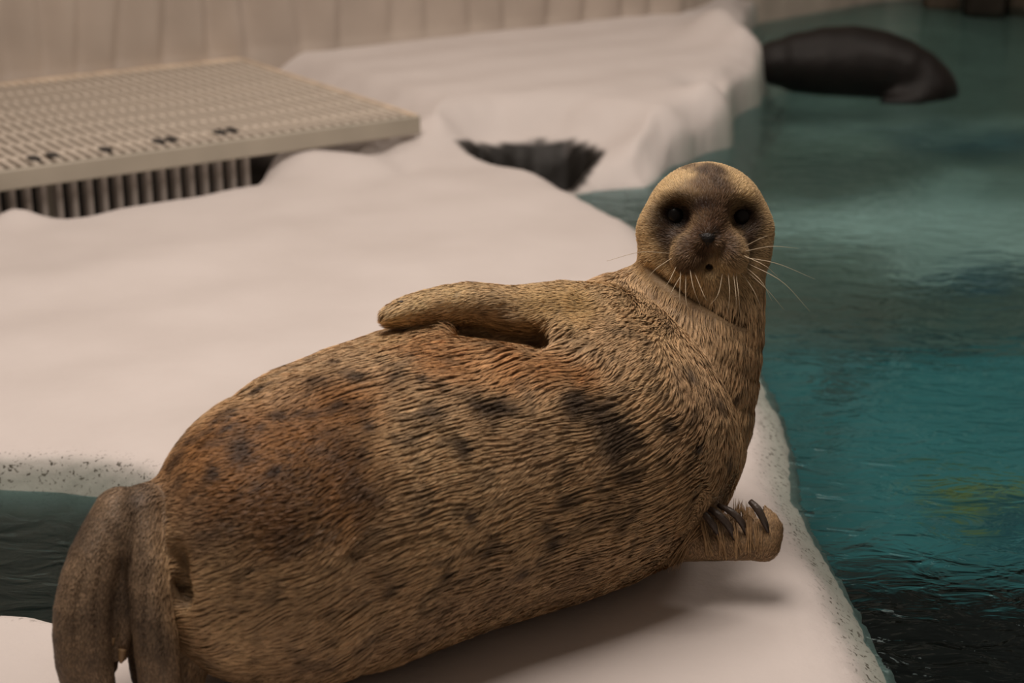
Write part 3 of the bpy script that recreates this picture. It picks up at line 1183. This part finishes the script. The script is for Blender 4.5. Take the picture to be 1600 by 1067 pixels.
    dab([(1106, 372), (1106, 380), (1107, 392)], [9 * U_, 8 * U_, 5 * U_], BLACK, .8)
    flush()
    C *= (1 + .16 * perlin(P * 60))[:, None]
    return np.clip(C, .002, 1)


VCOL = paint(pos, None, REG)
VCOL *= (1 - .6 * np.maximum(f_navel, f_slit))[:, None]  # recess shade painted into navel and slit

m_skin = mat_attr('seal_skin', 'Col', .55, .35, .35, 180.0)
seal_ob = mesh_from('seal', pos, fcs, m_skin, color=VCOL * .6)
tag(seal_ob, 'spotted tan seal lying on its side on the white ice with raised head facing us', 'seal')

# ---- fur
tri = np.vstack([fcs[:, [0, 1, 2]], fcs[:, [0, 2, 3]]])
A_ = pos[tri]
areas = np.linalg.norm(np.cross(A_[:, 1] - A_[:, 0], A_[:, 2] - A_[:, 0]), axis=1) / 2
facew = REG['face'][tri].mean(1)
bare = np.maximum(sstep(.5, .95, REG['hind']), sstep(.4, .8, REG['palm']))[tri].mean(1)
vis = (-(N[tri].mean(1)) * (A_.mean(1) - CAMP)).sum(1) > -0.6
dens = areas * (1 + 2.2 * facew) * (1 + .6 * bare) * np.where(A_[:, :, 2].mean(1) < .012, 0.1, 1)
NH = 300000
pick = RNG.choice(len(tri), NH, p=dens / dens.sum())
uv = RNG.random((NH, 2))
fl_ = uv.sum(1) > 1
uv[fl_] = 1 - uv[fl_]
bw = np.column_stack([1 - uv.sum(1), uv])


def interp(arr):
    return np.einsum('nk,nkd->nd', bw, arr[tri[pick]]) if arr.ndim == 2 else (bw * arr[tri[pick]]).sum(1)


hroot, hn, hc = interp(pos), interp(N), interp(VCOL)
hdv = interp(FDIR)
hn /= np.linalg.norm(hn, axis=1)[:, None]
hface, hhind, hpalm, hflip = (interp(REG[k]) for k in ('face', 'hind', 'palm', 'flipper'))
wav = np.column_stack([perlin(hroot * 13), perlin(hroot * 13 + 40), perlin(hroot * 13 + 80)])
hdv = hdv + 0.42 * wav * (1 - .5 * hface)[:, None]
ht = tangent(hdv, hn)
plush = np.exp(-(((hroot - seal.trace([(400, 720)])[0]) ** 2).sum(1) / .19 ** 2) ** 2)
bw2 = np.maximum(sstep(.4, .9, hhind), sstep(.3, .7, hpalm))
flp = sstep(.3, .8, hflip)
L = .026 * np.ones(NH)
for w_, l_ in ((plush, .014), (hface, .010), (flp, .016), (bw2, .009)):
    L = L * (1 - w_) + l_ * w_
L *= RNG.uniform(.75, 1.2, NH)
lift = .13 + .10 * plush + .12 * hface - .09 * bw2 - .05 * flp
tip = hroot + (ht * np.cos(lift)[:, None] + hn * np.sin(lift)[:, None]) * L[:, None]
# locks: long narrow strips of the coat whose hairs lean together sideways
ls, la, _, lside = axis_coords(hroot)
emb = np.column_stack([ls / 5.0 + .0035 * perlin(hroot * 30), la + .006 * perlin(hroot * 18 + 7), np.zeros(NH)])
seeds = RNG.choice(NH, 19000, replace=False)
kd = KDTree(len(seeds))
for i, s_ in enumerate(seeds):
    kd.insert(emb[s_], i)
kd.balance()
lock = np.array([kd.find(p)[1] for p in emb])
da = emb[seeds, 1][lock] - emb[:, 1]
lside = tangent(lside, hn)
clump = .85 * (1 - plush * .6) * (1 - hface) * (1 - flp) * (1 - bw2)
ridge = np.clip(1 - np.abs(da) / .006, 0, 1) * clump * .0022
tip = tip + lside * (np.clip(da, -.008, .008) * clump)[:, None] + hn * ridge[:, None] + RNG.normal(size=(NH, 3)) * .0005
mid = hroot * .45 + tip * .55 + hn * (L * .04 + ridge * .5)[:, None] + lside * (np.clip(da, -.008, .008) * clump * .25)[:, None]
lockshade = RNG.normal(1.0, .10, len(seeds))[lock]
side = np.cross(ht, hn) + (.30 - .24 * bw2)[:, None] * RNG.normal(size=(NH, 3))
side /= np.linalg.norm(side, axis=1)[:, None]
W = (.00055 + .0004 * (1 - hface)) * RNG.uniform(.7, 1.2, NH)
root = hroot - hn * .0008
hv = np.stack([root - side * W[:, None], root + side * W[:, None], mid + side * (W * .8)[:, None], mid - side * (W * .8)[:, None], tip], 1)
b0 = np.arange(NH)[:, None] * 5
ht1 = np.hstack([b0, b0 + 1, b0 + 2])
ht2 = np.hstack([b0, b0 + 2, b0 + 3])
ht3 = np.hstack([b0 + 3, b0 + 2, b0 + 4])
hf = np.vstack([ht1, ht2, ht3])
shade = RNG.normal(1.0, .12, NH).clip(.6, 1.5) * (1 + (lockshade - 1) * clump)
hc = hc * shade[:, None]
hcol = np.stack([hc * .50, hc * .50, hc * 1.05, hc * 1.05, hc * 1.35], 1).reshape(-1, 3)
m_fur = mat_attr('seal_fur', 'Col', .5, .25)
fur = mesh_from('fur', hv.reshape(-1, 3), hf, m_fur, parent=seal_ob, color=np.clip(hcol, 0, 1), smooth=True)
fur['kind'] = 'stuff'

# ---- eyes, nose, claws, whiskers
m_eye = mat('seal_eye', (.006, .005, .005, 1), .3, .25)
m_nose = mat('seal_nose', (.012, .010, .010, 1), .45, .4, .2, 80, .4, 300)
m_claw = mat('seal_claw', (.060, .043, .034, 1), .38, .5, .3, 60, .2, 200)
m_nail = mat('seal_toe_nail', (.36, .23, .12, 1), .45, .4, .2, 60)
m_wh = mat('whisker', (.58, .48, .34, 1), .4, .4)


def ball(name, c, r, material, sx=1, sy=1, sz=1, parent=seal_ob):
    bm = bmesh.new()
    bmesh.ops.create_uvsphere(bm, u_segments=28, v_segments=18, radius=r)
    bmesh.ops.scale(bm, vec=(sx, sy, sz), verts=bm.verts)
    bmesh.ops.translate(bm, vec=Vector(c), verts=bm.verts)
    me = bpy.data.meshes.new(name)
    for f in bm.faces:
        f.smooth = True
    bm.to_mesh(me)
    bm.free()
    me.materials.append(material)
    o = bpy.data.objects.new(name, me)
    COL.objects.link(o)
    o.parent = parent
    return o


for e, r in EYES:
    p = seal.trace([tuple(np.array([800 + FPX * ((e - CAMP) @ RT) / dep(e), 533.5 - FPX * ((e - CAMP) @ UPV) / dep(e)]))])[0]
    ball('eye', p + FW * r * .52, r * .88, m_eye)

# nose leather: a small dark wedge between the nostrils
npx = [(1091, 366), (1105, 364), (1119, 366), (1115, 375), (1107, 388), (1098, 375)]
ns = seal.trace(npx)
cen = seal.trace([(1106, 373)])[0] - FW * .006
nv = [cen] + [q - FW * .0035 for q in ns] + [q + FW * .006 for q in ns]
nf = [(0, 1 + (i + 1) % 6, 1 + i) for i in range(6)] + [(1 + i, 1 + (i + 1) % 6, 7 + (i + 1) % 6, 7 + i) for i in range(6)]
mesh_from('nose', np.array(nv), nf, m_nose, seal_ob)


def claw(rows, material, name='claw', n=12, sides=8, pars=seal_ob):
    """rows: photo x, y, depth, radius in pixels"""
    pts = smooth_path([at(x, y, d) for x, y, d, r in rows], n)
    rad = np.interp(np.linspace(0, 1, n), np.linspace(0, 1, len(rows)), [r * d / FPX for x, y, d, r in rows])
    v, f = tube(pts, rad, sides)
    return mesh_from(name, v, f, material, pars)


for rows in ([(1126, 842, .004, 3), (1118, 826, -.006, 6), (1103, 806, -.004, 5.5), (1088, 793, .012, 3.5)],
             [(1148, 844, .004, 3), (1140, 824, -.006, 6.5), (1122, 804, -.004, 6), (1102, 791, .012, 3.5)],
             [(1167, 836, .004, 3), (1158, 815, -.006, 6), (1142, 799, -.004, 5.5), (1122, 789, .012, 3.5)],
             [(1201, 835, .0, 2), (1195, 817, -.012, 5.5), (1185, 797, -.010, 6.5), (1172, 783, .0, 4.5)]):
    claw([(x, y, fl - .022 + d, r) for x, y, d, r in rows], m_claw)
for rows in ([(167, 1005, 7), (164, 1018, 5), (161, 1026, 2)], [(192, 1014, 7), (190, 1028, 5), (189, 1036, 2)],
             [(176, 996, 5), (174, 1006, 4), (173, 1012, 2)]):
    claw([(x, y, hb - .018, r) for x, y, r in rows], m_nail)
for x0, y0, x1, y1 in ((612, 484, 603, 488), (622, 478, 612, 479), (606, 491, 598, 497), (630, 472, 620, 471)):
    claw([(x0, y0, dep(FTIP) - .02, 2.6), (x1, y1, dep(FTIP) - .02, 1.0)], m_claw, n=5, sides=6)

WH = [((1163, 402), (1215, 412), (1273, 436)), ((1168, 411), (1222, 440), (1265, 486)), ((1165, 422), (1198, 452), (1225, 484)),
      ((1162, 393), (1205, 385), (1248, 388)), ((1160, 398), (1195, 415), (1215, 432)), ((1050, 396), (1000, 394), (948, 408)),
      ((1078, 418), (1084, 452), (1097, 484)), ((1064, 420), (1062, 460), (1063, 500)), ((1072, 424), (1072, 470), (1081, 502)),
      ((1138, 424), (1140, 460), (1136, 496)), ((1150, 424), (1154, 460), (1157, 497)), ((1158, 424), (1178, 455), (1194, 492)),
      ((1130, 424), (1122, 460), (1108, 478)), ((1146, 424), (1150, 462), (1150, 490)), ((1058, 414), (1045, 440), (1030, 462)),
      ((1068, 424), (1050, 455), (1042, 480)), ((1164, 416), (1190, 440), (1206, 470)), ((1084, 422), (1100, 462), (1106, 470)),
      ((1162, 386), (1185, 374), (1200, 368)), ((1052, 402), (1025, 420), (1008, 440))]
for w in WH:
    a = seal.trace([w[0]])[0]
    d0 = dep(a)
    p0, p1, p2 = a + FW * .004, at(*w[1], d0 - .028), at(*w[2], d0 - .02)
    pts = smooth_path([p0, p1, p2], 10)
    v, f = tube(pts, np.linspace(.0008, .00025, 10), 5)
    mesh_from('whisker', v, f, m_wh, seal_ob)

# tufts of hair where the lower flipper leaves the body
tv, tf = [], []
for (xa, ya, xb, yb, cnt_, dd, sp_) in ((1082, 830, 1050, 884, 70, .0, 9), (1150, 812, 1156, 788, 26, .02, 5), (1166, 812, 1160, 792, 22, .02, 5),
                                        (1108, 862, 1098, 818, 26, -.014, 4), (1132, 864, 1120, 822, 26, -.014, 4), (1154, 862, 1146, 816, 26, -.014, 4),
                                        (1172, 860, 1170, 806, 30, -.014, 5), (1186, 860, 1182, 818, 20, -.014, 4)):
    for i in range(cnt_):
        ja, jb = RNG.normal(size=2) * (sp_, 5), RNG.normal(size=2) * (sp_ * .7, 6)
        dz = fl - .012 + dd + RNG.normal() * .006
        v, f = tube([at(xa + ja[0], ya + ja[1], dz), at((xa + xb) / 2 + jb[0] * .7, (ya + yb) / 2, dz - .003), at(xb + jb[0], yb + jb[1], dz + .004)],
                    [.0014, .0012, .0002], 4, False)
        tf += [tuple(q + len(tv) for q in face) for face in f]
        tv += v.tolist()
tuft = mesh_from('flipper_tuft', np.array(tv), tf, mat('tuft_hair', (.36, .23, .12, 1), .5, .3, .3, 150), seal_ob)
tuft['kind'] = 'stuff'

# ================================================================== THE SECOND SEAL, FLOATING
s2 = Sdf()
s2.ground = -5.0
D2 = dep(onz(1340, 146, WATER_Z))
rows = [(1120, 100, 10), (1180, 99, 24), (1250, 98, 48), (1330, 101, 61), (1400, 116, 57), (1446, 134, 44), (1468, 146, 30)]
s2.chain([seen(x, y, r, D2)[0] for x, y, r in rows], [seen(x, y, r, D2)[1] for x, y, r in rows], k=.08)
for rr in ([(1450, 146, 32, D2 - .06), (1425, 162, 24, D2 - .12), (1385, 166, 14, D2 - .16)],
           [(1130, 100, 10, D2), (1095, 96, 9, D2 + .1), (1070, 98, 5, D2 + .15)],
           [(1130, 102, 10, D2), (1100, 112, 9, D2 - .08), (1078, 118, 5, D2 - .1)]):
    s2.chain([seen(*r)[0] for r in rr], [seen(*r)[1] for r in rr], k=.05)
c2 = seen(1320, 100, 10, D2)[0]
p2, f2 = surface_nets(s2, c2 - np.array([.95, .6, .45]), c2 + np.array([.75, .75, .45]), .022)
p2, f2 = subdivide_mesh(p2, f2, 1)
col2 = np.array(srgb(20, 15, 13)[:3]) * (1 + .5 * fbm(p2 * 9, 3))[:, None]
sp2 = sstep(.1, .3, fbm(p2 * 14 + 3, 2))
col2 = col2 * (1 - .6 * sp2)[:, None] + np.array(srgb(14, 11, 10)[:3]) * (.6 * sp2)[:, None]
seal2 = mesh_from('seal', p2, f2, mat_attr('wet_dark_seal', 'Col', .5, .3, .3, 60), color=np.clip(col2, .001, 1))
tag(seal2, 'dark wet seal floating in the water beside the far ice edge', 'seal')
